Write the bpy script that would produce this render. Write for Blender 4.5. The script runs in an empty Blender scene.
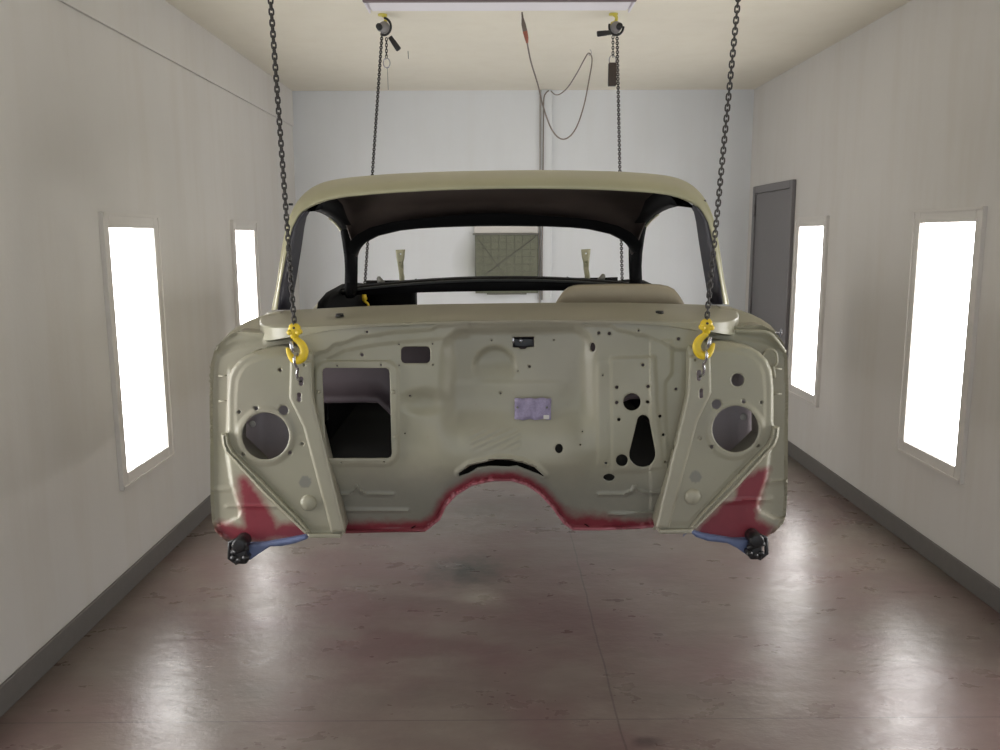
import bpy, bmesh, math, random
from mathutils import Vector, Matrix, geometry
random.seed(7)
S=bpy.context.scene
C=S.collection
PI=math.pi
# ------------------------------------------------------------------ camera
F,PIT,ROLL,YAW=854.45,0.161661,-0.0039158,0.00416494
CAMH=1.65
def rot(a):
    x,y,w=a
    c,s=math.cos(ROLL),math.sin(ROLL)
    x,y=x*c-y*s,x*s+y*c
    cp,sp=math.cos(PIT),math.sin(PIT)
    Y=cp*w+sp*y; Z=-sp*w+cp*y
    cy,sy=math.cos(YAW),math.sin(YAW)
    return Vector((x*cy+Y*sy,-x*sy+Y*cy,Z))
def ray(px,py): return rot(((px-500)/F,(375-py)/F,1.0))
CAM=Vector((0,0,CAMH))
def at(px,py,Y):
    d=ray(px,py); return CAM+d*(Y/d.y)
def atx(px,py,X):
    d=ray(px,py); return CAM+d*(X/d.x)
def atz(px,py,z):
    d=ray(px,py); return CAM+d*((z-CAMH)/d.z)
cd=bpy.data.cameras.new('camera'); co=bpy.data.objects.new('camera',cd); C.objects.link(co)
r,u,f=rot((1,0,0)),rot((0,1,0)),rot((0,0,1))
M=Matrix(((r.x,u.x,-f.x,0),(r.y,u.y,-f.y,0),(r.z,u.z,-f.z,CAMH),(0,0,0,1)))
co.matrix_world=M
cd.sensor_width=36; cd.lens=F*36/1000; cd.clip_start=.05
S.camera=co
S.view_settings.view_transform='Standard'; S.view_settings.look='None'
S.view_settings.gamma=1; S.view_settings.use_curve_mapping=False
S.view_settings.exposure=0.25

# ------------------------------------------------------------------ materials
def lin(c):
    return tuple(((v/255)/12.92 if v/255<=.04045 else ((v/255+.055)/1.055)**2.4) for v in c)
class NT:
    def __init__(s,name):
        s.m=bpy.data.materials.new(name); s.m.use_nodes=True
        s.t=s.m.node_tree; s.b=s.t.nodes['Principled BSDF']
    def n(s,t,**k):
        nd=s.t.nodes.new(t)
        for a,b in k.items(): setattr(nd,a,b)
        return nd
    def l(s,a,b): s.t.links.new(a,b)
    def ramp(s,src,stops,interp='LINEAR'):
        r=s.n('ShaderNodeValToRGB'); r.color_ramp.interpolation=interp
        e=r.color_ramp.elements
        while len(e)<len(stops): e.new(.5)
        for i,(p,c) in enumerate(stops):
            e[i].position=p; e[i].color=(c,c,c,1) if not hasattr(c,'__len__') else (*c,1)
        s.l(src,r.inputs[0]); return r.outputs[0]
    def noise(s,scale,detail=4,rough=.55,stretch=None,w=0):
        tc=s.n('ShaderNodeTexCoord'); o=tc.outputs['Object']
        mp=s.n('ShaderNodeMapping'); s.l(o,mp.inputs[0])
        mp.inputs['Scale'].default_value=stretch or (1,1,1)
        mp.inputs['Location'].default_value=(w,w*1.3,w*.7)
        nz=s.n('ShaderNodeTexNoise'); nz.inputs['Scale'].default_value=scale
        nz.inputs['Detail'].default_value=detail; nz.inputs['Roughness'].default_value=rough
        s.l(mp.outputs[0],nz.inputs['Vector']); return nz.outputs['Fac']
    def mix(s,fac,a,b,mode='MIX'):
        m=s.n('ShaderNodeMix',data_type='RGBA',blend_type=mode)
        for i,v in ((0,fac),(6,a),(7,b)):
            if hasattr(v,'is_linked'): s.l(v,m.inputs[i])
            else: m.inputs[i].default_value=v if i==0 else (*v,1)
        return m.outputs[2]
    def bump(s,h,st,dist=.01):
        b=s.n('ShaderNodeBump'); b.inputs['Strength'].default_value=st; b.inputs['Distance'].default_value=dist
        s.l(h,b.inputs['Height']); s.l(b.outputs[0],s.b.inputs['Normal'])
def plain(name,c,rough=.5,metal=0,var=.12,scale=25,bump=0):
    t=NT(name)
    nz=t.noise(scale)
    col=lin(c)
    v=t.mix(nz,tuple(x*(1-var) for x in col),tuple(min(1,x*(1+var)) for x in col))
    t.l(v,t.b.inputs['Base Color']); t.b.inputs['Roughness'].default_value=rough; t.b.inputs['Metallic'].default_value=metal
    if bump: t.bump(t.noise(scale*8),bump,.002)
    return t.m
def emis(name,c,st):
    t=NT(name); t.b.inputs['Base Color'].default_value=(.8,.8,.8,1)
    t.b.inputs['Emission Color'].default_value=(*c,1); t.b.inputs['Emission Strength'].default_value=st
    return t.m
def wallmat(name,c,dirt=.06,dc=(.62,.52,.36)):
    t=NT(name)
    n1=t.noise(1.4,5); n2=t.noise(2.2,4,.6,(3,3,.35),3.1); n3=t.noise(60,3)
    col=lin(c)
    a=t.mix(t.ramp(n1,[(.35,0),(.7,1)]),col,tuple(x*.955 for x in col))
    b=t.mix(t.ramp(n2,[(.45,0),(.8,dirt*6)]),a,tuple(col[i]*(dc[i]*.55+.45) for i in range(3)))
    t.l(b,t.b.inputs['Base Color']); t.b.inputs['Roughness'].default_value=.55
    t.bump(n3,.12,.004)
    return t.m
MW=wallmat('wall_paint',(214,211,207),.05)
MWB=wallmat('wall_paint_back',(226,229,232),.02)
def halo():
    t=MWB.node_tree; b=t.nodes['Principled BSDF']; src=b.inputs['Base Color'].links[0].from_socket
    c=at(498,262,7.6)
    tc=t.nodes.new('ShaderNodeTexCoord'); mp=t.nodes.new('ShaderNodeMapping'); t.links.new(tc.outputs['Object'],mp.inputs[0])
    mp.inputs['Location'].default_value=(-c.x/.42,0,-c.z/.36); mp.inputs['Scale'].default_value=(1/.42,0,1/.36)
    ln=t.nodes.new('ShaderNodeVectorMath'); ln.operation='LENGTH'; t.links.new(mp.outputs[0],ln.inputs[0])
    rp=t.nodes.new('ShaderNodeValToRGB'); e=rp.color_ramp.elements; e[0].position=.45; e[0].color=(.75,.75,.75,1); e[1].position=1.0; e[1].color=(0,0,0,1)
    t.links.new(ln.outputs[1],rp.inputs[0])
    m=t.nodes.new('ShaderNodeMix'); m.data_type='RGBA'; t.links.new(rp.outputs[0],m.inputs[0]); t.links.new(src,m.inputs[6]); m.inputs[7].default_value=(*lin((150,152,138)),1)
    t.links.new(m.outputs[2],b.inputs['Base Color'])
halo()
MC=wallmat('ceiling_paint',(236,230,214),.03)
MBASE=plain('baseboard_vinyl',(108,104,101),.5)
MTRIM=plain('white_trim',(214,210,205),.45,var=.04)
MDOOR=plain('door_grey',(118,115,117),.45,var=.05)
MLAMP=emis('lamp_panel',(1,.99,.975),9.0)
MFIX=plain('fixture_white',(232,228,234),.4,var=.03)
MFIXD=plain('fixture_edge',(120,108,112),.5,var=.05)
def primer(name,base=(165,160,143)):
    t=NT(name)
    col=lin(base)
    n1=t.noise(5,5); n2=t.noise(2.2,3,.5,None,5.3)
    a=t.mix(t.ramp(n1,[(.3,0),(.75,1)]),col,tuple(x*.88 for x in col))
    a=t.mix(t.ramp(n2,[(.45,0),(.75,.55)]),a,lin((158,158,132)))
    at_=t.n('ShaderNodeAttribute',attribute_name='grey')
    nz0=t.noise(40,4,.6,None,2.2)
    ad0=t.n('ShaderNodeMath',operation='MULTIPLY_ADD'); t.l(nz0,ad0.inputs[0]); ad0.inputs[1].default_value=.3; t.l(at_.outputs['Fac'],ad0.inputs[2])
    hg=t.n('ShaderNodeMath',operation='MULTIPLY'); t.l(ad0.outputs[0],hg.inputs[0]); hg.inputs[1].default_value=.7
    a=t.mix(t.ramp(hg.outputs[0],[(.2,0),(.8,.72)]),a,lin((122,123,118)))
    nz=t.noise(28,5,.65,None,1.7)
    ar=t.n('ShaderNodeAttribute',attribute_name='red')
    ad=t.n('ShaderNodeMath',operation='MULTIPLY_ADD'); t.l(nz,ad.inputs[0]); ad.inputs[1].default_value=.8; t.l(ar.outputs['Fac'],ad.inputs[2])
    hf=t.n('ShaderNodeMath',operation='MULTIPLY'); t.l(ad.outputs[0],hf.inputs[0]); hf.inputs[1].default_value=.5
    fac=t.ramp(hf.outputs[0],[(.26,0),(.62,1)])
    rc=t.mix(t.noise(14,4,.6,None,9),lin((114,44,53)),lin((140,58,68)))
    a=t.mix(fac,a,rc)
    ap=t.n('ShaderNodeAttribute',attribute_name='pink')
    a=t.mix(ap.outputs['Fac'],a,lin((188,120,130)))
    t.l(a,t.b.inputs['Base Color']); t.b.inputs['Roughness'].default_value=.36
    t.bump(t.noise(140,3),.06,.002)
    return t.m
MP=primer('khaki_primer')
MPR=primer('khaki_primer_roof',(170,166,136))
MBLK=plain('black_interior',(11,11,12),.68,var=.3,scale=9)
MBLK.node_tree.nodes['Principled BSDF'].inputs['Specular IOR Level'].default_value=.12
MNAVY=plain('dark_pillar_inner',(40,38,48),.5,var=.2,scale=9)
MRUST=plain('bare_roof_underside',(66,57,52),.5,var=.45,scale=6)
MMAUVE=plain('mauve_inner_panel',(84,74,78),.5,var=.12)
MKICK=plain('grey_kick_panel',(176,166,170),.4,var=.12)
MTAN=plain('tan_dash',(160,150,128),.5,var=.06)
MHOLE=plain('dark_hole',(14,13,13),.8)
MGREY=plain('grey_plug',(118,117,110),.5,var=.1)
MCHAIN=plain('chain_steel',(70,67,65),.42,.5)
MCHD=plain('dark_chain_steel',(50,46,44),.5,.4)
MYEL2=plain('lime_yellow_hook',(206,194,84),.45,var=.1)
MYEL=plain('yellow_hook_paint',(232,200,50),.38,var=.05)
MSILV=plain('zinc_steel',(200,200,205),.25,.9,var=.05)
MBLKP=plain('black_plastic',(30,29,31),.4)
MBLUE=plain('blue_tape',(100,112,148),.5,var=.15)
MPURP=plain('lilac_tape',(158,148,176),.7,var=.35,scale=160)
MCORD=plain('cord_brown',(122,110,102),.5)
MORNG=plain('orange_plug',(150,86,66),.5)
MCHG=plain('hoist_grey',(150,146,146),.4,.3)

# ------------------------------------------------------------------ mesh helpers
def link(name,bm,mats,root=None,smooth=True,sharp=None):
    me=bpy.data.meshes.new(name); bm.to_mesh(me); bm.free()
    if not isinstance(mats,(list,tuple)): mats=[mats]
    for m in mats: me.materials.append(m)
    if smooth:
        for p in me.polygons: p.use_smooth=True
        if sharp: me.set_sharp_from_angle(angle=math.radians(sharp))
    o=bpy.data.objects.new(name,me); C.objects.link(o)
    if root is not None: attach(o,root)
    return o
def attach(o,root):
    o.parent=root
    o.matrix_parent_inverse=Matrix.Translation(-ROOTLOC[root.name])
    ROOTLOC[o.name]=Vector((0,0,0))
ROOTLOC={}
def sub(o,parent):            # sub-part: mesh parent sits at its root, no offset
    o.parent=parent; ROOTLOC[o.name]=Vector((0,0,0)); return o
def thing(name,loc,label,cat,group=None):
    o=bpy.data.objects.new(name,None); C.objects.link(o); o.location=loc; o.empty_display_size=.1
    ROOTLOC[o.name]=Vector(loc); tag(o,label,cat,group); return o
def tag(o,label,cat,group=None):
    o['label']=label; o['category']=cat
    if group: o['group']=group
    return o
def struct(o): o['kind']='structure'; return o
def box(bm,a,b,bev=0,seg=2):
    a,b=Vector(a),Vector(b)
    r=bmesh.ops.create_cube(bm,size=1)
    vs=r['verts']
    for v in vs:
        v.co=Vector(((a.x+b.x)/2+v.co.x*abs(b.x-a.x),(a.y+b.y)/2+v.co.y*abs(b.y-a.y),(a.z+b.z)/2+v.co.z*abs(b.z-a.z)))
    if bev:
        es=list({e for v in vs for e in v.link_edges})
        bmesh.ops.bevel(bm,geom=es,offset=bev,segments=seg,affect='EDGES',profile=.5)
def tube(bm,pts,rad,n=10,closed=False,cap=True,flat=None):
    pts=[Vector(p) for p in pts]; N=len(pts)
    if not hasattr(rad,'__len__'): rad=[rad]*N
    rings=[]; prev=None
    for i,p in enumerate(pts):
        if closed: t=(pts[(i+1)%N]-pts[i-1]).normalized()
        else: t=(pts[min(i+1,N-1)]-pts[max(i-1,0)]).normalized()
        if prev is None:
            a=Vector((0,1,0)) if abs(t.y)<.9 else Vector((1,0,0))
            nrm=(a-t*a.dot(t)).normalized()
        else:
            nrm=(prev-t*prev.dot(t)).normalized()
        prev=nrm; bn=t.cross(nrm)
        k=flat if flat else 1
        rings.append([bm.verts.new(p+(nrm*math.cos(2*PI*j/n)*k+bn*math.sin(2*PI*j/n))*rad[i]) for j in range(n)])
    for i in range(N if closed else N-1):
        A,B=rings[i],rings[(i+1)%N]
        for j in range(n): bm.faces.new((A[j],A[(j+1)%n],B[(j+1)%n],B[j]))
    if cap and not closed:
        bm.faces.new(rings[0][::-1]); bm.faces.new(rings[-1])
def spline(pts,k=8,closed=False):
    P=[Vector(p) for p in pts]; N=len(P); out=[]
    for i in range(N if closed else N-1):
        if closed: a,b,c,d=P[i-1],P[i],P[(i+1)%N],P[(i+2)%N]
        else: a,b,c,d=P[max(i-1,0)],P[i],P[i+1],P[min(i+2,N-1)]
        for j in range(k):
            t=j/k
            out.append(.5*((2*b)+(c-a)*t+(2*a-5*b+4*c-d)*t*t+(3*b-a-3*c+d)*t**3))
    if not closed: out.append(P[-1])
    return out
def cyl(bm,a,b,r,n=16,r2=None): tube(bm,[a,b],[r,r if r2 is None else r2],n)
def disc_dome(bm,c,r,h,n=20,rings=4):   # dome bulging towards -Y
    c=Vector(c); prev=None
    top=bm.verts.new(c+Vector((0,-h,0)))
    for k in range(1,rings+1):
        a=k/rings*PI/2
        ring=[bm.verts.new(c+Vector((r*math.sin(a)*math.cos(2*PI*j/n),-h*math.cos(a),r*math.sin(a)*math.sin(2*PI*j/n)))) for j in range(n)]
        for j in range(n):
            if prev is None: bm.faces.new((top,ring[(j+1)%n],ring[j]))
            else: bm.faces.new((prev[j],prev[(j+1)%n],ring[(j+1)%n],ring[j]))
        prev=ring
def loft(bm,rows,mat=None):
    V=[[bm.verts.new(p) for p in r] for r in rows]
    fs=[]
    for i in range(len(V)-1):
        for j in range(len(V[0])-1):
            fs.append(bm.faces.new((V[i][j],V[i][j+1],V[i+1][j+1],V[i+1][j])))
    if mat is not None:
        for f in fs: f.material_index=mat
    return fs
def solid(o,t,off=-1):
    m=o.modifiers.new('thickness','SOLIDIFY'); m.thickness=t; m.offset=off; return o
# 2-D helpers
def sm(a,b,x):
    t=max(0,min(1,(x-a)/(b-a))); return t*t*(3-2*t)
def inside(x,y,P):
    r=False; n=len(P); j=n-1
    for i in range(n):
        xi,yi=P[i]; xj,yj=P[j]
        if (yi>y)!=(yj>y) and x<(xj-xi)*(y-yi)/(yj-yi)+xi: r=not r
        j=i
    return r
def dpath(x,y,P,closed=True):
    m=1e9; n=len(P)
    for i in range(n if closed else n-1):
        ax,ay=P[i]; bx,by=P[(i+1)%n]
        dx,dy=bx-ax,by-ay; L=dx*dx+dy*dy
        t=max(0,min(1,((x-ax)*dx+(y-ay)*dy)/L)) if L else 0
        m=min(m,(x-ax-t*dx)**2+(y-ay-t*dy)**2)
    return math.sqrt(m)
def sdp(x,y,P):
    d=dpath(x,y,P); return d if inside(x,y,P) else -d      # >0 inside
def sdr(x,y,x0,y0,x1,y1,r):                                # >0 inside rounded rect
    qx=abs(x-(x0+x1)/2)-(x1-x0)/2+r; qy=abs(y-(y0+y1)/2)-(y1-y0)/2+r
    return -(math.hypot(max(qx,0),max(qy,0))+min(max(qx,qy),0)-r)
def circ(x,y,r,r2=None,n=None):
    n=n or (10 if r<2.5 else 18 if r<10 else 40); r2=r2 or r
    return [(x+r*math.cos(2*PI*i/n),y+r2*math.sin(2*PI*i/n)) for i in range(n)]
def rr(x0,y0,x1,y1,r,n=5):
    out=[]
    for cx,cy,a in ((x1-r,y1-r,0),(x0+r,y1-r,1),(x0+r,y0+r,2),(x1-r,y0+r,3)):
        for i in range(n+1):
            t=(a+i/n)*PI/2; out.append((cx+r*math.cos(t),cy+r*math.sin(t)))
    return out
def dens(P,s):
    out=[]
    for i in range(len(P)):
        a,b=P[i],P[(i+1)%len(P)]; k=max(1,int(math.hypot(b[0]-a[0],b[1]-a[1])/s))
        for j in range(k): out.append((a[0]+(b[0]-a[0])*j/k,a[1]+(b[1]-a[1])*j/k))
    return out
def mir(p): x,y=p[0],p[1]; return (1000.5-x,y-.0125*(1000.5-2*x))
def mirP(P): return [mir(p) for p in P][::-1]
def sheet(name,outline,holes,depth,step,mat,root,thick=.004,attrs={},skirt=0,mp=at):
    """pressed steel sheet: outline and holes measured on its own plane, relief from depth()"""
    O=dens(outline,step); pts=[];edges=[]
    def loop(P):
        i0=len(pts); pts.extend(Vector(p) for p in P)
        edges.extend((i0+i,i0+(i+1)%len(P)) for i in range(len(P)))
    loop(O)
    hb=[]
    for h in holes:
        loop(h); xs=[p[0] for p in h]; ys=[p[1] for p in h]
        hb.append((min(xs)-1,max(xs)+1,min(ys)-1,max(ys)+1,h))
    x0=min(p[0] for p in O);x1=max(p[0] for p in O);y0=min(p[1] for p in O);y1=max(p[1] for p in O)
    y=y0+step*.5;row=0
    while y<y1:
        x=x0+step*(.25+.5*(row%2))
        while x<x1:
            ok=inside(x,y,outline) and dpath(x,y,outline)>step*.45
            if ok:
                for a,b,c,d,h in hb:
                    if a<x<b and c<y<d and (inside(x,y,h) or dpath(x,y,h)<step*.35): ok=False;break
            if ok: pts.append(Vector((x,y)))
            x+=step
        y+=step*.9;row+=1
    vo,eo,fo,_,_,_=geometry.delaunay_2d_cdt(pts,edges,[],0,1e-4)
    bm=bmesh.new(); V=[]
    lay={k:bm.verts.layers.float.new(k) for k in attrs}
    for p in vo:
        v=bm.verts.new(mp(p[0],p[1],depth(p[0],p[1])))
        for k,fn in attrs.items(): v[lay[k]]=max(0,min(1,fn(p[0],p[1])))
        V.append(v)
    for f in fo:
        cx=sum(vo[i][0] for i in f)/3; cy=sum(vo[i][1] for i in f)/3
        if not inside(cx,cy,O): continue
        if any(a<cx<b and c<cy<d and inside(cx,cy,h) for a,b,c,d,h in hb): continue
        q=[V[i] for i in f]
        try: fc=bm.faces.new(q)
        except ValueError: continue
        fc.normal_update()
        if fc.normal.dot(fc.calc_center_median()-CAM)>0: fc.normal_flip()
    bmesh.ops.delete(bm,geom=[v for v in bm.verts if not v.link_faces],context='VERTS')
    if skirt:
        oset=[e for e in bm.edges if e.is_boundary]
        ks=[]
        for e in oset:
            ok=True
            for v in e.verts:
                pass
            ks.append(e)
        # only the outer loop
        outer=set()
        Oset={(round(at_.x,5),round(at_.y,5),round(at_.z,5)) for at_ in (mp(p[0],p[1],depth(p[0],p[1])) for p in O)}
        for e in ks:
            if all((round(v.co.x,5),round(v.co.y,5),round(v.co.z,5)) in Oset for v in e.verts): outer.add(e)
        r=bmesh.ops.extrude_edge_only(bm,edges=list(outer))
        for v in [g for g in r['geom'] if isinstance(g,bmesh.types.BMVert)]: v.co.y+=skirt
        bmesh.ops.recalc_face_normals(bm,faces=bm.faces)
        # front must face the camera
        s=sum(f.normal.y*f.calc_area() for f in bm.faces)
        if s>0: bmesh.ops.reverse_faces(bm,faces=bm.faces)
    o=link(name,bm,mat,root,sharp=55)
    solid(o,thick)
    return o

# ------------------------------------------------------------------ the room
XL,XR,ZC,YB,YF=-1.745,2.22,2.878,7.61,-1.7
def slab(name,a,b,mat,bev=0):
    bm=bmesh.new(); box(bm,a,b,bev); return struct(link(name,bm,mat,smooth=False))
def floormat():
    t=NT('sealed_concrete')
    n1=t.noise(.9,3,.5); n2=t.noise(3.2,4,.55,None,4.2); n3=t.noise(1.2,2.5,.5,None,8.8); n4=t.noise(9,5,.7,(1,2.2,1),2.5)
    a=t.mix(t.ramp(n1,[(.25,0),(.75,1)]),lin((103,80,79)),lin((114,97,92)))
    a=t.mix(t.ramp(n3,[(.44,0),(.66,.8)]),a,lin((101,99,88)))
    a=t.mix(t.ramp(n2,[(.4,0),(.95,.6)]),a,lin((126,110,103)))
    a=t.mix(t.ramp(n4,[(.45,0),(1,.2)]),a,lin((76,64,62)))
    n5=t.noise(2.6,4,.6,(1,1.7,1),12.2); n6=t.noise(6.5,5,.65,(1,2,1),17.7)
    a=t.mix(t.ramp(n5,[(.42,.0),(.62,.7)]),a,lin((121,111,102)))
    a=t.mix(t.ramp(n6,[(.35,0),(.8,.4)]),a,lin((88,67,63)))
    # control joints and a dark scuff
    tc=t.n('ShaderNodeTexCoord'); sp=t.n('ShaderNodeSeparateXYZ'); t.l(tc.outputs['Object'],sp.inputs[0])
    def near(out,val,w,wob=None):
        s1=t.n('ShaderNodeMath',operation='SUBTRACT'); t.l(out,s1.inputs[0]); s1.inputs[1].default_value=val
        o=s1.outputs[0]
        if wob:
            wv=t.n('ShaderNodeMath',operation='MULTIPLY_ADD'); t.l(t.noise(2.5,2),wv.inputs[0]); wv.inputs[1].default_value=wob; t.l(o,wv.inputs[2]); o=wv.outputs[0]
        ab=t.n('ShaderNodeMath',operation='ABSOLUTE'); t.l(o,ab.inputs[0])
        lt=t.n('ShaderNodeMath',operation='LESS_THAN'); t.l(ab.outputs[0],lt.inputs[0]); lt.inputs[1].default_value=w
        return lt.outputs[0]
    j1=near(sp.outputs['X'],JX+.015,.0035,.03); j2=near(sp.outputs['Y'],JY,.0028)
    mx=t.n('ShaderNodeMath',operation='MAXIMUM'); t.l(j1,mx.inputs[0]); t.l(j2,mx.inputs[1])
    jm=t.n('ShaderNodeMath',operation='MULTIPLY'); t.l(mx.outputs[0],jm.inputs[0]); jm.inputs[1].default_value=.55
    a=t.mix(jm.outputs[0],a,lin((62,52,50)))
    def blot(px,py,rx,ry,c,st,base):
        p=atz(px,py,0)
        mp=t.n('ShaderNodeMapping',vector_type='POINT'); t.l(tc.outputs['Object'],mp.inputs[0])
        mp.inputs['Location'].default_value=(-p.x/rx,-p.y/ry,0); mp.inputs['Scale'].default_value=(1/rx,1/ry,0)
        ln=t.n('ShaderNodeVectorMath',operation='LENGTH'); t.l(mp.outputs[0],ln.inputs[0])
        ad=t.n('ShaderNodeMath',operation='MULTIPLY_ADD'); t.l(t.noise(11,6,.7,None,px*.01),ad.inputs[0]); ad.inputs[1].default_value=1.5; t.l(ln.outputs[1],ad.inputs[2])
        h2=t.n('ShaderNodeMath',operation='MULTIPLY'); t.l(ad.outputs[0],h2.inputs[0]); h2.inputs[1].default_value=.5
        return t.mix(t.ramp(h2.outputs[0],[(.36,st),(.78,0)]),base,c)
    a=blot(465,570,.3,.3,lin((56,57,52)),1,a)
    a=blot(478,597,.16,.14,lin((158,152,136)),.5,a)
    a=blot(650,742,.08,.05,lin((50,42,40)),.8,a)
    a=blot(905,592,.16,.025,lin((84,58,56)),.8,a)
    t.l(a,t.b.inputs['Base Color'])
    t.l(t.ramp(t.noise(5.5,4,.6,(1,1.6,1),6.1),[(.2,.24),(.8,.36)]),t.b.inputs['Roughness']); t.b.inputs['Specular IOR Level'].default_value=.42
    t.bump(t.noise(9,5,.6,(1,1.5,1),.4),.2,.012)
    return t.m
JX=atz(600,650,0).x; JY=atz(500,720,0).y
slab('floor',(XL-.1,YF-.1,-.1),(XR+.1,YB+.1,0),floormat())
slab('ceiling',(XL-.1,YF-.1,ZC),(XR+.1,YB+.1,ZC+.1),MC)
slab('wall_back',(XL-.1,YB,0),(XR+.1,YB+.1,ZC),MWB)
# side walls with openings for the light panels
def span(a,b,X): return tuple(sorted((atx(*a,X).y,atx(*b,X).y)))
LY=[span((99,218),(155,217),XL),span((230,219),(254,219.5),XL)]
RY=[span((917.5,212),(987,208),XR),span((798.5,218),(829.5,215.5),XR)]
LZ=(atx(122,488,XL).z,atx(154,216.5,XL).z); RZ=(atx(963,482.5,XR).z,atx(919,211.5,XR).z)
for Ys in (LY,RY):
    d=Ys[1][0]-Ys[0][0]; Ys.append((Ys[0][0]-d,Ys[0][1]-d))
def sidewall(name,X,out,Ys,Z):
    bm=bmesh.new(); ys=sorted(Ys); fr=.03
    a,b=(X,X+out*.12)
    lo,hi=min(a,b),max(a,b)
    box(bm,(lo,YF,0),(hi,YB,Z[0]+fr)); box(bm,(lo,YF,Z[1]-fr),(hi,YB,ZC))
    e=YF
    for y0,y1 in ys:
        box(bm,(lo,e,Z[0]+fr),(hi,y0+fr,Z[1]-fr)); e=y1-fr
    box(bm,(lo,e,Z[0]+fr),(hi,YB,Z[1]-fr))
    return struct(link(name,bm,MW,smooth=False))
sidewall('wall_left',XL,-1,LY,LZ); sidewall('wall_right',XR,1,RY,RZ)
LAB={('L',0):'tall lit light panel in white frame, nearer of two on left wall',
 ('L',1):'narrow lit light panel on left wall, farther one partly behind the car body',
 ('R',0):'tall lit light panel in white frame, nearer of two on right wall',
 ('R',1):'narrow lit light panel on right wall, next to the grey door',
 ('L',2):'lit light panel on left wall just in front of the camera position',
 ('R',2):'lit light panel on right wall just in front of the camera position'}
def wall_light(side,i,X,out,y0,y1,Z):
    t=thing('wall_light',(X,(y0+y1)/2,Z[0]),LAB[(side,i)],'light','lit light panels on the side walls')
    bm=bmesh.new(); w=.062; z0,z1=Z; p=X-out*.014; q=X+out*.002
    lo,hi=min(p,q),max(p,q)
    for a,b in (((lo,y0,z0),(hi,y0+w,z1)),((lo,y1-w,z0),(hi,y1,z1)),((lo,y0+w,z0),(hi,y1-w,z0+w)),((lo,y0+w,z1-w),(hi,y1-w,z1))):
        box(bm,a,b,.003,1)
    # raised outer bead
    for a,b in (((0,y0-.006,z0-.006),(0,y0+.008,z1+.006)),((0,y1-.008,z0-.006),(0,y1+.006,z1+.006)),((0,y0,z0-.006),(0,y1,z0+.008)),((0,y0,z1-.008),(0,y1,z1+.006))):
        l2,h2=min(X-out*.02,q),max(X-out*.02,q)
        box(bm,(l2,a[1],a[2]),(h2,b[1],b[2]))
    link('frame',bm,MTRIM,t,False)
    bm=bmesh.new(); rx=X+out*.02
    box(bm,(min(rx,rx+out*.008),y0+.032,z0+.032),(max(rx,rx+out*.008),y1-.032,z1-.032))
    link('diffuser',bm,MLAMP,t,False)
for i,(a,b) in enumerate(LY): wall_light('L',i,XL,-1,a,b,LZ)
for i,(a,b) in enumerate(RY): wall_light('R',i,XR,1,a,b,RZ)
# baseboards, fascia
def basebd(name,a,b):
    bm=bmesh.new(); box(bm,a,b,.003,1); return struct(link(name,bm,MBASE,smooth=False))
DY0,DY1=6.44,7.42
basebd('baseboard_left',(XL,YF,0),(XL+.014,YB,.105))
basebd('baseboard_right',(XR-.014,YF,0),(XR,DY0-.002,.105))
basebd('baseboard_back',(XL+.014,YB-.014,0),(XR-.014,YB,.105))
bm=bmesh.new(); zf=atx(63,1.5,XL+.014).z
box(bm,(XL,YF,zf),(XL+.014,YB-.015,ZC),.002,1); struct(link('trim_1',bm,MW,smooth=False))
# door
bm=bmesh.new()
dz=atx(793,180,XR).z
w=.06
for a,b in (((XR-.03,DY0,0),(XR,DY0+w,dz)),((XR-.03,DY1-w,0),(XR,DY1,dz)),((XR-.03,DY0+w,dz-w),(XR,DY1-w,dz))): box(bm,a,b,.004,1)
fr=link('door_1',bm,MDOOR,smooth=False); struct(fr)
bm=bmesh.new(); box(bm,(XR-.018,DY0+w+.004,.008),(XR-.001,DY1-w-.004,dz-w-.004),.002,1)
o=link('door_leaf',bm,MDOOR,smooth=False); sub(o,fr)
for z in (.25,1.05,1.85):
    bm=bmesh.new(); cyl(bm,(XR-.028,DY1-w-.002,z-.05),(XR-.028,DY1-w-.002,z+.05),.009); o=link('hinge',bm,MDOOR); sub(o,fr)
hp=atx(776,332,XR-.05)
bm=bmesh.new(); cyl(bm,(XR-.02,hp.y-.05,hp.z),(XR-.028,hp.y-.05,hp.z),.032,20)
cyl(bm,(XR-.02,hp.y-.05,hp.z),(XR-.065,hp.y-.05,hp.z),.01); tube(bm,[(XR-.062,hp.y-.06,hp.z),(XR-.064,hp.y+.0,hp.z),(XR-.06,hp.y+.07,hp.z)],.009)
o=link('door_handle',bm,MSILV); sub(o,fr)
# ceiling fixture
fl=thing('fluorescent_fixture',((-.68+.72)/2,4.62,ZC),'long white ceiling light fixture hanging above the roof','ceiling light')
x0=at(365,6,4.6).x; x1=at(634,6,4.6).x; zb=at(500,12.5,4.75).z
y0=4.52
bm=bmesh.new()
prof=[(y0,ZC),(y0,zb+.03),(y0+.015,zb+.012),(4.735,zb+.012),(4.75,zb+.03),(4.75,ZC)]
loft(bm,[[Vector((x,y,z)) for y,z in prof] for x in (x0+.006,x1-.006)])
link('housing',bm,MFIX,fl,False)
bm=bmesh.new(); box(bm,(x0+.02,y0+.03,zb),(x1-.02,4.72,zb+.013),.004,1); link('lens',bm,MFIX,fl,False)
bm=bmesh.new(); box(bm,(x0,y0-.004,zb-.004),(x1,y0+.02,zb+.03),.002,1); link('edge_rail',bm,MFIXD,fl,False)
for x in (x0,x1-.008):
    bm=bmesh.new(); box(bm,(x,y0,zb-.003),(x+.008,4.752,ZC-.001),.001,1); link('end_cap',bm,MFIXD if False else MFIX,fl,False)

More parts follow.
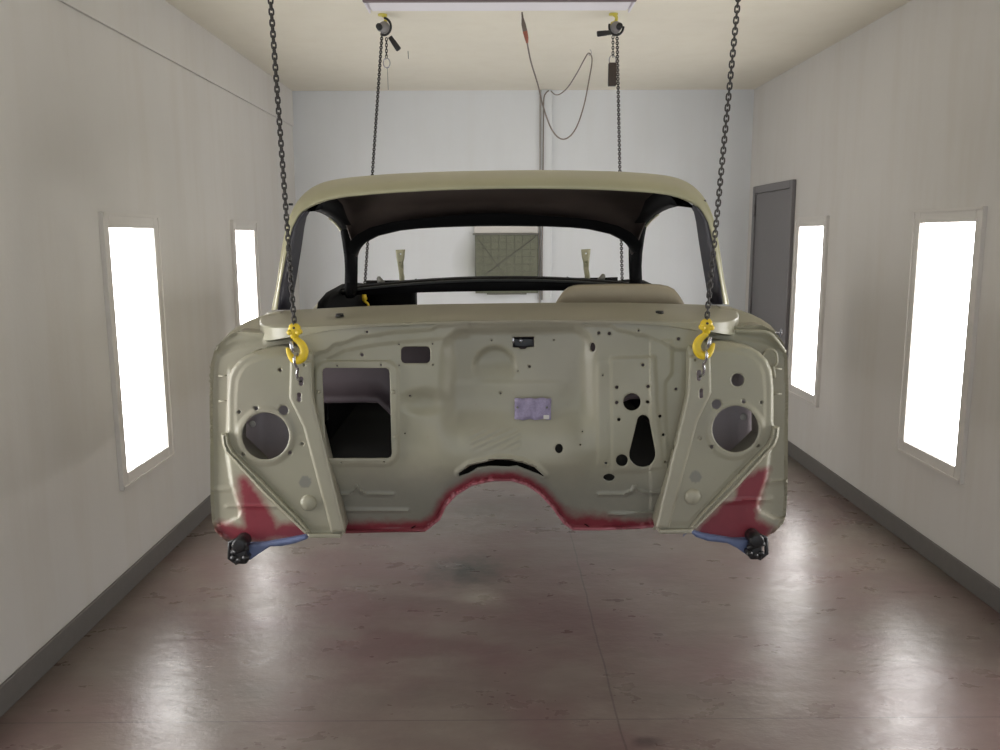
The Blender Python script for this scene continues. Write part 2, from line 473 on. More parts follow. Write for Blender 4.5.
# exhaust filter on the back wall
ef=thing('exhaust_filter',(at(507,262,YB).x,YB,at(507,300,YB).z),'square grey green air filter panel on back wall seen through rear window','filter')
def filt():
    t=NT('filter_mesh'); n=t.noise(30,5,.7); a=t.mix(n,lin((104,106,92)),lin((136,138,120)))
    t.l(a,t.b.inputs['Base Color']); t.b.inputs['Roughness'].default_value=.9; t.bump(t.noise(70,4),.5,.01); return t.m
MFILT=filt()
a=at(475,235,YB-.05); b=at(538,293,YB-.05)
bm=bmesh.new(); box(bm,(a.x,YB-.04,b.z),(b.x,YB-.001,a.z),.006,2); link('filter_pad',bm,MFILT,ef,False)
bm=bmesh.new()
for k in range(9):
    x=a.x+(b.x-a.x)*k/8; tube(bm,[(x,YB-.045,b.z),(x,YB-.045,a.z)],.0012,5)
for k in range(9):
    z=b.z+(a.z-b.z)*k/8; tube(bm,[(a.x,YB-.045,z),(b.x,YB-.045,z)],.0012,5)
tube(bm,[(a.x,YB-.047,b.z+.1),(b.x,YB-.047,a.z)],.004,6)
tube(bm,[(a.x,YB-.047,a.z),(b.x-.18,YB-.047,b.z)],.003,6)
link('wire_grid',bm,MGREY,ef)
for q0,q1 in (((a.x-.02,YB-.055,a.z),(b.x+.003,YB-.001,a.z+.014)),((a.x+.1,YB-.055,b.z-.012),(b.x-.1,YB-.001,b.z))):
    bm=bmesh.new(); box(bm,q0,q1,.003,1); link('holder_rail',bm,MGREY,ef,False)
bm=bmesh.new(); box(bm,(a.x-.01,YB-.03,a.z+.014),(b.x,YB-.001,a.z+.12),.004,1); link('header_box',bm,MTRIM,ef,False)
# chase and conduit on the back wall
cx0=at(541.5,150,YB).x; cx1=at(552,150,YB).x
bm=bmesh.new(); box(bm,(cx0,YB-.035,.11),(cx1,YB,ZC),.006,2); struct(link('trim_2',bm,MWB,smooth=False))
bm=bmesh.new(); x=at(539.5,150,YB).x; cyl(bm,(x+.004,YB-.008,.11),(x+.004,YB-.008,ZC),.006,10)
tag(link('conduit_pipe',bm,plain('conduit_paint',(196,190,186),.5)),'thin vertical conduit pipe on back wall beside the white boxed chase','pipe')
# cords
pl=[(527,42,4.82),(531,62,4.95),(538,85,5.15),(543,106,5.3),(551,128,5.45),(560,138.5,5.6),(569,137,5.7),(577,126,5.78),(584,105,5.85),(589,80,5.92),(592,62,5.97),(591,55,6.0),(588,53.5,6.02),(584,60,6.08),(577,73,6.3),(568,87,6.7),(560,94,7.1),(555,94.5,7.4),(551,91,7.58)]
t=thing('extension_cord',(at(522,13,4.78).x,4.78,ZC),'thin brown cord with orange plug looping down from the ceiling hook','cord')
bm=bmesh.new(); tube(bm,spline([at(*p) for p in pl],8),.0046,7); link('cord',bm,MCORD,t)
bm=bmesh.new(); q=[at(522,12,4.78),at(522.6,18,4.79),at(523.5,24,4.79),at(525,31,4.8),at(526.5,38,4.81),at(527.2,43,4.82)]
tube(bm,q[:4],[.004,.006,.012,.013],10); link('plug',bm,plain('plug_grey',(96,84,74),.5),t)
bm=bmesh.new(); tube(bm,q[3:],[.0135,.011,.006],10); link('socket',bm,MORNG,t)
bm=bmesh.new(); p=at(589.5,53,6.0); hk=[p+Vector((-.012,0,-.002)),p+Vector((0,0,-.014)),p+Vector((.012,0,0)),p+Vector((.006,0,.02)),Vector((p.x,p.y,ZC))]
tube(bm,spline(hk,5),.003,6); link('ceiling_hook',bm,MSILV,t)
bm=bmesh.new(); tube(bm,spline([at(549,90.5,YB-.045),at(546,93,YB-.045),at(543.8,99,YB-.045),at(543.4,120,YB-.045),at(543,170,YB-.045),at(542,260,YB-.045),at(542,300,YB-.045)],6),.0055,6)
tag(link('wall_cable',bm,MCORD),'dark thin cable running straight down the boxed chase on back wall','cable')
bm=bmesh.new(); p=atz(408,51,ZC); tube(bm,[p,p+Vector((.002,0,-.05))],.0025,5); tag(link('ceiling_wire',bm,MGREY),'short bare wire stub in the ceiling right of the left rear hoist','wire')

# ------------------------------------------------------------------ chains
def chain_bm(bm,a,b,pitch,wire,n=12,m=6):
    a,b=Vector(a),Vector(b); d=(b-a); L=d.length; k=int(round(L/pitch)); pitch=L/k; d.normalize()
    s0=Vector((1,0,0)); s0=(s0-d*s0.dot(d)).normalized(); s1=d.cross(s0)
    tw=PI/4*.0
    for i in range(k):
        c=a+d*pitch*(i+.5)
        ang=(i%2)*PI/2+.14
        s=s0*math.cos(ang)+s1*math.sin(ang)
        hl=pitch/2+wire*.5; hw=wire*1.2
        pts=[]
        for j in range(n):
            t=2*PI*j/n; cx=math.cos(t); sx=math.sin(t)
            z=(hl-hw)*(1 if sx>=0 else -1)*(1 if abs(sx)>1e-6 else 0)+sx*hw
            pts.append(c+s*(cx*hw)+d*z)
        tube(bm,pts,wire*.5,m,closed=True)
def front_chain(mirror,label):
    m=(lambda x,y:mir((x,y))) if mirror else (lambda x,y:(x,y))
    dx,dy=(6.5,-1) if False else (0,0)
    YH=2.415
    def P(x,y,Y=YH):
        if mirror:
            x2=1001-x; y2=y-4.6
            return at(x2,y2,Y)
        return at(x,y,Y)
    top=at(270.5,0,YH) if not mirror else at(738,0,YH)
    bot=P(294.5,327)
    dirv=(top-bot); top=bot+dirv*((ZC-.03-bot.z)/dirv.z)
    t=thing('lifting_chain',(bot.x,YH,P(297,380).z),label,'chain','front lifting chains')
    bm=bmesh.new(); chain_bm(bm,top,bot,.0142,.0050); link('chain',bm,MCHAIN,t)
    bm=bmesh.new(); tube(bm,[top+Vector((.016*math.cos(q),0,.012+.016*math.sin(q))) for q in [2*PI*i/14 for i in range(14)]],.005,6,closed=True)
    cyl(bm,(top.x,YH,top.z+.024),(top.x,YH,ZC),.006,8); cyl(bm,(top.x,YH,ZC-.006),(top.x,YH,ZC),.03,16); link('ceiling_eye',bm,MCHAIN,t)
    # yellow hook
    bm=bmesh.new()
    tube(bm,[P(294.6,323.5),P(294.6,326),P(294.6,331),P(294.4,335),P(294.3,338.5)],[.009,.0165,.019,.013,.009],12,flat=.7)
    for sx in (-4.4,4.4):
        q=P(294.6+sx,332); cyl(bm,q+Vector((0,-.012,0)),q+Vector((0,.012,0)),.0078,12)
    hk=[(294.2,337.5),(297.6,340.5),(301.8,344.5),(304.2,350.5),(302.8,356.8),(298,360.3),(292.8,358.9),(289.6,354.2),(288,350.2),(286.8,347.6)]
    rr_=[.0085,.0095,.0115,.0125,.0125,.0118,.0105,.008,.006,.003]
    pts=spline([P(*p) for p in hk],4); rad=[]
    for i in range(len(hk)-1):
        for j in range(4): rad.append(rr_[i]+(rr_[i+1]-rr_[i])*j/4)
    rad.append(rr_[-1]); tube(bm,pts,rad,12,flat=.75)
    h=link('hook',bm,MYEL,t)
    bm=bmesh.new(); q=P(294.8,327.5); cyl(bm,q+Vector((0,-.016,0)),q+Vector((0,.016,0)),.0035,8); sub(link('pin',bm,MBLKP),h)
    bm=bmesh.new(); tube(bm,[P(290.8,341.5,YH-.006),P(292,347,YH-.006),P(293.6,352.5,YH-.006)],[.0055,.006,.0045],8,flat=.5)
    sub(link('latch',bm,MSILV),h); bpy.data.objects[h.name]
    # zinc S link into the panel slot
    bm=bmesh.new()
    s=[P(297,354,YH+.012),P(294.6,357,YH-.016),P(294.4,362,YH-.018),P(295.8,366,YH-.008),P(297.6,368.5,YH),P(297,374,YH+.008),P(298,379,YH+.022),P(301,381,YH+.05)]
    tube(bm,spline(s,6),.0045,8); link('coupling_link',bm,MSILV,t)
    return t
front_chain(False,'black steel chain with yellow hook holding the front of the body, left of two')
front_chain(True,'black steel chain with yellow hook holding the front of the body, right of two')

def hoist(px,label,lev,ring,load,weight):
    YH=5.06
    P=lambda x,y,Y=YH: at(x,y,Y)
    top=P(px,13.5); top.z=ZC
    t=thing('lever_hoist',top,label,'hoist','rear lever hoists under the ceiling')
    bm=bmesh.new(); cyl(bm,top+Vector((0,0,-.008)),top,.026,14)
    p=P(px,20)
    tube(bm,spline([(top.x,YH,ZC-.005),(top.x+.016,YH,ZC-.018),(top.x+.014,YH,ZC-.04),(top.x,YH,ZC-.05)],5),.009,8)
    tube(bm,[(top.x,YH,ZC-.045),(top.x,YH,p.z-.03)],[.014,.018],10); link('top_hook',bm,MYEL2,t)
    c=P(px+2,28)
    bm=bmesh.new(); tube(bm,[c+Vector((0,-.03,0)),c+Vector((0,-.026,0)),c+Vector((0,.026,0)),c+Vector((0,.03,0))],[.024,.031,.031,.024],20); link('gear_case',bm,MCHG,t)
    bm=bmesh.new(); q=c+Vector((0,-.034,0)); tube(bm,[q+Vector((.04*math.cos(a),0,.046*math.sin(a))) for a in [lev[0]+(i/14)*PI*1.1 for i in range(15)]],.0065,8); link('guard',bm,MBLKP,t)
    bm=bmesh.new(); k=P(*lev[1],YH-.03); cyl(bm,k+Vector((0,-.03,0)),k+Vector((0,.02,0)),.017,16); link('hand_wheel',bm,MBLKP,t)
    bm=bmesh.new(); a=P(*lev[2],YH-.045); b=P(*lev[3],YH-.05); d=b-a
    tube(bm,[a,a+d*.3,a+d*.34,a+d*.94,b],[.013,.0135,.0145,.016,.0125],12,flat=.7); link('lever',bm,MBLKP,t)
    bm=bmesh.new(); a=P(*ring[0],YH); b=P(*ring[1],YH); chain_bm(bm,a,b,.0145,.0052,8,5); link('slack_chain',bm,MCHD,t)
    bm=bmesh.new(); rc=P(*ring[2],YH); tube(bm,[rc+Vector((.019*math.cos(a),.0,.026*math.sin(a))) for a in [2*PI*i/18 for i in range(18)]],.0035,6,closed=True); link('end_ring',bm,MSILV,t)
    if weight:
        a=P(*weight[0]); b=P(*weight[1]); bm=bmesh.new(); box(bm,(a.x,YH-.02,b.z),(b.x,YH+.02,a.z),.004); link('bottom_hook_block',bm,plain('hook_block',(66,56,50),.5,.3),t)
    else:
        bm=bmesh.new(); a=rc+Vector((.003,0,-.026)); tube(bm,[a,a+Vector((.002,0,-.12))],.0016,5); link('string',bm,MGREY,t)
    bm=bmesh.new(); a=P(*load[0],YH); b=at(*load[1],5.0); chain_bm(bm,a,b,.0122,.0060,8,5); link('load_chain',bm,MCHD,t)
    # bottom hook
    bm=bmesh.new(); tube(bm,[b+Vector((0,0,.012)),b+Vector((0,0,-.02)),b+Vector((0,0,-.03))],[.012,.02,.01],10)
    tube(bm,spline([b+Vector((x,0,z)) for x,z in ((0,-.03),(.02,-.045),(.022,-.07),(0,-.085),(-.022,-.075),(-.026,-.055))],5),[.008]*26,8); link('hook',bm,MYEL,t)
    return t
hoist(382.5,'lever hoist under left end of light, bare ring on slack chain',(-PI*.62,(379.5,27.5),(390,37),(399,50)),((386.4,38),(386.4,58),(386.7,63)),((382,33),(364,296)),None)
hoist(613.5,'lever hoist hanging under right end of light, rusty steel block on its slack chain',(PI*.9,(619,27),(611,32.5),(597,34)),((613,36),(613,57),(612.5,60)),((617,33),(622.5,298)),((608.5,63),(616,86)))

# ------------------------------------------------------------------ the car body
car=thing('car_body',(0,3.6,.70),'khaki primered vintage car body shell hung on chains without doors or glass','car')
TILT=.0086
def lev(x,y): return y+.0125*(x-500)
# --- firewall
arch=[(425,532),(434,525),(440,520),(446,507),(456,496),(472,486),(493,481.3),(512,481.3),(526,485.5),(539,494),(552,508),(563,523.5),(573,530.5)]
fw_out=[(292,330)]+[(320,327),(400,325),(500,322),(600,321),(680,321),(708,324)]+[(703,345),(693,356),(693,402),(684,440),(668,500),(661,526.5),(640,529),(600,530.5)]+arch[::-1]+[(385,532.5),(344,533.5),(335,500),(318,440),(307,402),(307,356),(297,345)]
slot=[(459,473),(470,465.6),(488,461.6),(496,459.5),(509,460),(523,463),(534,467),(544,476),(544,477.6),(537.6,474.4),(526,469.6),(517,466),(510,467),(490,466.4),(478,468),(469,473.5),(459,477)]
heater=[(325.5,368),(386,368),(388.6,369.5),(389.6,373),(391.8,454),(390.8,457),(388,458.4),(329.5,458.6),(326.6,457),(325.6,454),(322.2,372.5),(323,369.5)]
glove=rr(401,346.5,430.3,363.3,4.5)
wip=[(512.5,337),(534,336.5),(534.2,346.8),(527.5,347.2),(525.5,349),(520.5,349.2),(518.5,347.5),(512.7,347.4)]
tear=[]
for i in range(9): a=PI+i/8*PI; tear.append((643.2+6.3*math.cos(a),421.5+6.6*math.sin(a)))
for i in range(13): a=-.15+i/12*(PI+.3); tear.append((642.4+13.2*math.cos(a),454.3+13*math.sin(a)))
fholes=[heater,glove,slot,wip,tear,circ(632,402,8.8),circ(622,460.5,6.1),circ(609,477.6,5.8,3.8,16),circ(592.4,347.2,3,4.7,14),circ(559,448.6,4,4.8,16)]
for x,y,r_ in [(367,332,1.3),(362,355,1.8),(337,366,1),(381,365,1),(410,396,1.2),(405,433.5,.8),(399,344.5,.8),(432.5,344,.8),(399,365.5,.8),(433,365,.8),(341,462.4,.8),(384,462,.8),(491.6,340.6,.8),(554,340,.8),(529.6,366.7,1.4),(518,371,.8),(500.6,393.4,1),(599,333,1.7),(609.5,333.6,1.8),(616.8,387.3,1.8),(616.8,402.6,1.8),(619,419.6,1.8),(582.4,431.4,.7),(580.4,444.8,.9),(606,463.6,1.6),(602.8,375.4,.8),(648,386.6,1.7),(647.6,402,1.7),(660,416.3,1.6),(663.5,434.8,1.5),(666,462,1.5),(676,389,1.5),(643,365,1.6),(638.6,330.8,1.1),(678.5,339,1.8)]:
    fholes.append(circ(x,y,r_))
bot=[(344,533.5),(385,532.5)]+arch+[(600,530.5),(640,529),(661,526.5)]
plate=[(610,358),(655,356),(657,388),(657,400),(661,440),(664,468),(640,472),(611,472)]
beads=[([(338,494.5),(349,494.5),(355,491),(357,486.5),(360,491),(367,494.5),(393,494.5)],.9),([(336,510.5),(408,510.5)],.9),([(598,494.5),(624,494.5),(632,491),(634.5,486),(637,490),(644,493.5),(668,492.5)],.9),([(608,514.5),(661,513)],.9)]
def bl(y,x): return y
def curve1(x):  # raised swage running from the left brace over the dash
    P=[(290,359),(311,356),(324,351.6),(337,344),(366,336),(399,332),(430,330),(440,325.5),(485,323.5),(500,325),(520,323.5),(572,323.5),(584,325),(610,325.5),(619,330.7),(641,335),(658,340.6),(676,349.4),(691,350),(710,350)]
    for (a,b),(c,d) in zip(P,P[1:]):
        if x<=c: return b+(d-b)*sm(a,c,x)
    return P[-1][1]
def curve2(x):
    P=[(290,372),(309,371),(322,362),(345,350.5),(378,344.5),(421,340.5),(470,336)]
    for (a,b),(c,d) in zip(P,P[1:]):
        if x<=c: return b+(d-b)*(x-a)/(c-a)
    return -999
def fdepth(x,y):
    L=lev(x,y); Y=2.50
    d=sdr(x,L,446,329,591,560,20)
    ww=5+8*sm(2,34,L-329); Y+=.034*sm(-ww*.7,ww,d)*(1-sm(395,468,L))
    # dome pressed in
    if 470<x<520 and 345<y<395:
        dd=math.hypot(x-495,L-367.5); Y+=.022*(1-sm(17,23,dd))*(1-sm(356,384,L))
    Y-=.004*sm(379,385,L)*sm(448,458,x)*(1-sm(556,576,x))*(1-sm(400,440,L))
    # swages
    Y-=.010*(1-sm(-1.2,1.2,y-curve1(x)))
    if x<470: Y-=.005*(1-sm(-1.2,1.2,y-curve2(x)))
    # heater flange
    e=sdr(x,y,314.5,360.5,398.5,465.5,14); Y-=.009*sm(-1,1.2,e)
    # recess beside it
    q=math.hypot((x-424)/26,(L-401)/15); Y+=.018*(1-sm(.2,1.1,q))
    Y-=.020*sm(405,452,x)*sm(405,440,L)*(1-sm(462,490,L))*(1-sm(560,600,x))
    # pedal plates
    e=sdr(x,y,597.5,363,610,466,1.5); Y-=.004*sm(-1,1.2,e)
    if x>600:
        e=sdp(x,y,plate); Y-=.007*sm(-1,1.5,e)
        if 650<x<690:
            cx=672 if L<374 else 672-7*sm(374,386,L)+3*sm(400,470,L); Y-=.007*(1-sm(-1,1.2,x-cx))*sm(340,345,L)
    # toe board slopes to the rear
    Y+=.095*(max(0,L-448)/82)**1.7
    for P,w in beads:
        if abs(y-P[0][1])<14 and P[0][0]-4<x<P[-1][0]+4:
            Y-=.011*(1-sm(.3,2.2,dpath(x,y,P,False)))
    # ridge above the slot and the flange of the arch
    if 430<x<580:
        sd=dpath(x,y,slot[:8],False)
        if y<dpy(x): Y-=.010*(1-sm(1.5,6,sd))
    db=dpath(x,y,bot,False)
    Y-=.016*(1-sm(2.2,4.2,db))
    Y+=.004*math.sin(x*.05)*math.sin(y*.06)
    # wrinkles
    if 470<x<520 and 425<y<455: Y+=.0022*math.sin((x*.6+y*1.25)*.75)*sm(425,435,y)*(1-sm(445,455,y))
    return Y
def dpy(x):
    P=slot[:8]
    if x<=P[0][0] or x>=P[-1][0]: return 478
    for (a,b),(c,d) in zip(P,P[1:]):
        if x<=c: return b+(d-b)*(x-a)/(c-a)
def fred(x,y):
    db=dpath(x,y,bot,False)
    w=12-2*sm(420,440,x)+7*sm(562,582,x)*(1-sm(590,640,x))
    return 1-sm(w*.3,w*1.5,db)
def fpink(x,y): 
    return (1-sm(1.7,2.6,dpath(x,y,bot,False))) if 425<x<662 else (1-sm(.8,1.6,dpath(x,y,bot,False)))*.3
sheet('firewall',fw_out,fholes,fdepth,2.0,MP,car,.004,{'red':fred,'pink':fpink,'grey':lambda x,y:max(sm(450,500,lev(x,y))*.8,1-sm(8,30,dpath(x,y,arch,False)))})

# --- side panels with the round vents, their braces and the hinge pillars
sp_out=[(309,536.5),(342,536.5),(344,530),(313,400),(312,350),(300,347),(278,347),(262,349.5),(250,353),(241,358.5),(233,367),(228.5,378),(227,395),(227,430),(222,440),(226,450),(305,533)]
ribA=[(290,361),(311,361),(313,400),(345,532),(331,532),(303,427),(289,398)]
ribB=[(221,434),(227.5,433),(229,443),(233,451),(300,519),(311,533),(305,534),(262,492),(225,452),(222,444)]
spL=[circ(265.5,436,23.6)]+[circ(*c) for c in ((239,412,1.9),(256,408.4,2.2),(283.5,410.3,4.8),(243,454,2),(290,453,2.1),(302,444,1.7),(280,370,1.8))]
spR=[circ(735.5,429,23.3)]+[circ(*c) for c in ((737.6,380,6.6),(716.6,404.3,4.9),(743.6,401.5,2),(761.6,402.4,1.7),(758,446,2),(712,447,2.1),(700,438.4,1.7))]
def spdepth(vx,vy):
    def fn(x,y):
        Y=2.462
        d=math.hypot(x-vx,y-vy); Y-=.005*(1-sm(27,30,d))
        # inner pressed contour
        e=sdp(x,y,sp_out)
        Y-=.004*sm(7.5,9.5,e); Y+=.008*(1-sm(0,2.4,e)); Y+=.025*(1-sm(347.5,355,y))*sm(238,250,x)
        return Y
    return fn
dl=spdepth(265.5,436); dr0=spdepth(265.5,436)
def spgrey(cx,cy): return lambda x,y: 1.3*(1-sm(5.6,6.6,math.hypot(x-cx,y-cy)))
slL=[rr(298.7,376.5,303.2,386,2.2,4),rr(297,392.5,301,402,1.9,4),circ(304,365,1.3)]
slR=[rr(696.8,370,701.4,381,2.2,4),rr(699.4,388.5,703.2,398.5,1.8,4),circ(695,359.6,1.3)]
spL+=[rr(297.5,375,304.4,387.5,2.6,4),rr(296,391,302.2,403.5,2.4,4)]; spR+=[rr(695.5,368.5,702.6,382.5,2.6,4),rr(698.2,387,704.4,400,2.4,4)]
sheet('side_panel',sp_out,spL,dl,2.2,MP,car,.004,{'grey':spgrey(305.5,482)},skirt=.075)
sheet('side_panel',mirP(sp_out),spR,lambda x,y:dr0(*mir((x,y))),2.2,MP,car,.004,{'grey':spgrey(695.6,477)},skirt=.075)
for (x,y,r_) in ((308.5,502.5,9),(692.6,496.6,9)):
    bm=bmesh.new(); disc_dome(bm,at(x,y,2.459),r_*.00285,.016); link('pressed_dome',bm,MP,car)
def ribd(R):
    def fn(x,y):
        e=sdp(x,y,R); return 2.449+.006*(1-sm(0,1.8,e))
    return fn
def ribg(R):
    def fn(x,y):
        e=sdp(x,y,R); return 2.445+.010*(1-sm(0,1.8,e))+.007*sm(2.0,3.4,e)
    return fn
da,dbb=ribd(ribA),ribg(ribB)
slL=[rr(298.7,376.5,303.2,386,2.2,4),rr(297,392.5,301,402,1.9,4),circ(304,365,1.3)]
slR=[rr(696.8,370,701.4,381,2.2,4),rr(699.4,388.5,703.2,398.5,1.8,4),circ(695,359.6,1.3)]
sheet('brace',ribA,slL,da,1.6,MP,car,.003,{},skirt=.012)
sheet('brace',mirP(ribA),slR,lambda x,y:da(*mir((x,y))),1.6,MP,car,.003,{},skirt=.012)
sheet('brace',ribB,[],dbb,.9,MP,car,.003,{},skirt=.012)
sheet('brace',mirP(ribB),[],lambda x,y:dbb(*mir((x,y))),.9,MP,car,.003,{},skirt=.012)
for P in ([(308,534.5),(341,534.5),(340.5,538),(309,538)],):
    for Q in (P,mirP(P)): sheet('brace_foot',Q,[],lambda x,y:2.448,1.7,MP,car,.02)
pil=[(236,331.5),(224,338),(214.5,350),(210.5,365),(209.5,400),(210,440),(210.5,500),(212,522),(215,531),(224,539.5),(232,543.5),(249,547),(268,544),(285,541.5),(308,537.5),(345,533.5),(330,500),(300,490),(262,470),(236,445),(236,380),(244,362),(262,354),(292,350),(292,338),(268,334)]
step_l=[(229,300),(229,390),(227,454),(231.5,485),(240.5,512),(238,517),(226,523),(200,528)]
stepP=step_l+[(200,600),(400,600),(400,300)]
outer=[(292,337),(268,333.5),(236,331.5),(224,338),(214.5,350),(210.5,365),(209.5,400),(210,440),(210.5,500),(212,522),(215,531),(224,539.5)]
def pdepth(x,y):
    Y=2.575; s=sdp(x,y,stepP); Y-=.013*sm(-1,1,s)*sm(362,384,y)
    d=dpath(x,y,outer,False); Y-=.012*(1-sm(1.2,3,d))
    e=dpath(x,y,[(222,352),(236,345),(262,341)],False); Y+=.008*(1-sm(0,5,e))
    e=dpath(x,y,[(226,506),(262,507),(300,506)],False); Y-=.005*(1-sm(.6,2,e))
    e=dpath(x,y,[(212,489),(230,489)],False); Y-=.006*(1-sm(.5,2,e))
    return Y
def redL(x,y):
    a=dpath(x,y,[(245,483),(253,505),(262,528)],False)-7-9*sm(480,530,y); b=dpath(x,y,[(222,530),(240,534),(270,533),(312,531)],False)-8
    return 1-sm(-9,9,min(a,b))
RP=[(770,468),(757,469),(744,475),(732,492),(722,503),(706,519),(692,534),(745,545),(768,538),(775,527),(757,518),(761,500)]
def redR(x,y): 
    g=math.hypot(x-729,y-494); h=sdp(x,y,RP); return sm(-8,9,h)*(.3+.7*sm(3,12,g))
pink2=lambda x,y:0
sheet('hinge_pillar',pil,[],pdepth,2.3,MP,car,.004,{'red':redL,'pink':pink2,'grey':lambda x,y:0},skirt=.11)
mr2=lambda p:(998-p[0],p[1]-.0125*(998-2*p[0]))
sheet('hinge_pillar',[mr2(p) for p in pil][::-1],[],lambda x,y:pdepth(*mr2((x,y))),2.3,MP,car,.004,{'red':redR,'pink':pink2,'grey':lambda x,y:0},skirt=.11)
# small pegs and wire on the pillars
for L_ in ([(219,376),(226,375.5)],[(219,401),(226,400.8)],):
    for P in (L_,[mir(p) for p in L_]):
        bm=bmesh.new(); cyl(bm,at(*P[0],2.556),at(*P[1],2.545),.003,8); link('peg',bm,MP,car)
bm=bmesh.new(); tube(bm,spline([at(*p) for p in ((762,357,2.56),(765,351,2.535),(771,349.5,2.53),(776,353,2.53),(777,362,2.535),(774.5,366,2.54))],6),.004,7); tube(bm,[at(773,366,2.54),at(774.5,377,2.555)],.005,7); link('hinge_spring',bm,MP,car)
bm=bmesh.new(); tube(bm,spline([at(*p) for p in ((735,331,2.56),(752,331.5,2.55),(768,333,2.545),(776,340,2.55),(785,352,2.56))],6),.006,8); link('drain_tube',bm,MP,car)
# upper door post curve behind the pillar
cs=[(224,339),(230,332),(240,325),(250,320),(262,315.5),(280,312),(280,340),(262,341),(238,338)]
csd=lambda x,y:2.60+max(0,(336-y))*.0075
sheet('door_post',cs,[],csd,2.5,MP,car,.004,{},skirt=.06)
sheet('door_post',mirP(cs),[],lambda x,y:csd(*mir((x,y))),2.5,MP,car,.004,{},skirt=.06)
# inner walls seen through the vents
for k,(vx,vy,dx) in enumerate(((265.5,436,-13),(735.5,429,8))):
    q0,q1=(-32,26.5) if vx<500 else (-26.5,32); Q=[(vx+q0,vy-85),(vx+q1,vy-85),(vx+q1,vy+62),(vx+q0,vy+62)]
    o=sheet('kick_panel',Q,[],lambda x,y:2.70-.006*sm(-3,3,8-abs(x-vx-dx*1.0)),2.5,MKICK,car,.004)
    bm=bmesh.new(); disc_dome(bm,at(vx+dx,vy-12,2.668),.011,.003); sub(link('plug',bm,MTRIM),o)
# heater studs
for x,y in ((318.5,392.3),(393.3,391.8),(320.3,437.8),(395.3,437)):
    bm=bmesh.new(); disc_dome(bm,at(x,y,2.486),.0062,.006,12,3); link('stud',bm,MP,car)
for x,y in ((341,0),(0,0)):
    pass
# wiper motor bracket in its slot
bm=bmesh.new(); a=at(513.5,338,2.57); b=at(533.5,347,2.57); box(bm,(a.x,2.565,b.z),(b.x,2.585,a.z),.003,1); o=link('wiper_bracket',bm,MBLKP,car,False)
bm=bmesh.new(); disc_dome(bm,at(520.6,340.6,2.566),.0075,.006,14,3); sub(link('bolt',bm,MSILV),o)
bm=bmesh.new(); box(bm,at(512.3,337,2.53)+Vector((0,0,-.018)),at(514,337,2.545),.001,1); sub(link('clip',bm,MSILV),o)
# masked data plate
bm=bmesh.new(); a=at(514.5,397,2.53); b=at(550.5,418,2.53)
n=9
rows=[[Vector((a.x+(b.x-a.x)*i/n,at(532,407,2.53).y-.016-.004*math.sin(i*1.7+j),a.z+(b.z-a.z)*j/5+.0015*math.sin(i*2.1))) for i in range(n+1)] for j in range(6)]
yb=min(fdepth(x,y) for x in (515,532,550) for y in (397,407,418))
for r_ in rows:
    for v in r_: v.y+= yb-2.53+.010
loft(bm,rows); o=link('data_plate',bm,MPURP,car); o['label']='lilac masking tape over data plate'; solid(o,.002)
bm=bmesh.new()
bm.free()
for x in (517.4,547):
    bm=bmesh.new(); disc_dome(bm,at(x,407.5,yb-.012),.0035,.003,10,3); sub(link('rivet',bm,MGREY),o)
bm=bmesh.new(); a=at(543.5,415,yb-.008); box(bm,(a.x,yb-.012,a.z-.012),(a.x+.017,yb-.008,a.z),.001,1); sub(link('tape_end',bm,MTRIM,None,False),o)

# --- cowl top
half=[(259.3,319.5,2.70,16),(260,322.5,2.62,18),(264.5,325.3,2.56,17),(273,326.3,2.525,15),(284,326.6,2.50,12.5),(300,326.4,2.485,11),(330,325.4,2.475,5.5),(370,323.8,2.468,3.4),(420,322.2,2.462,2.6),(460,321,2.46,2.6)]
back=[(267.5,312.6,2.90),(268.5,312.3,2.88),(272,311.9,2.865),(280,311.2,2.845),(290,310.4,2.825),(303,309.5,2.80),(332,308,2.76),(371,306,2.73),(420,304.6,2.71),(460,303.9,2.702)]
def mx(p): q=mir(p); return (1000.5-(p[0]+ .0) -2.0*(1 if p[0]<300 else 0),q[1])
fullL=half+[(500.2,320.2,2.46,3)]+[(*mx(h),h[2],h[3]) for h in half[::-1]]
fullB=back+[(500.2,303.4,2.70)]+[(*mx(b),b[2]) for b in back[::-1]]
rows=[[] for _ in range(8)]
for (lx,ly,lY,dn),(bx,by,bY) in zip(fullL,fullB):
    A=at(lx,ly,lY); B=at(bx,by,bY)
    c=Vector((500.2-lx,0,0)).x
    inw=Vector(((1 if lx<500 else -1)*(.012 if abs(lx-500)>215 else 0),.012,0))
    rows[0].append(B+Vector((0,.02,-.03)))
    rows[1].append(B+Vector((0,.004,0)))
    rows[2].append(B.lerp(A,.5)+Vector((0,0,.003)))
    rows[3].append(B.lerp(A,.9)+Vector((0,0,.001)))
    rows[4].append(A+Vector((0,.004,-.0015)))
    D=at(lx,ly+dn,lY)
    rows[5].append(A.lerp(D,.12))
    rows[6].append(A.lerp(D,.9)+Vector((0,.002,0)))
    rows[7].append(D+inw)
bm=bmesh.new(); loft(bm,rows); bmesh.ops.recalc_face_normals(bm,faces=bm.faces)
if sum(f.normal.z*f.calc_area() for f in bm.faces)<0: bmesh.ops.reverse_faces(bm,faces=bm.faces)
o=link('cowl_top',bm,MP,car,sharp=32); solid(o,.004)
cow=o
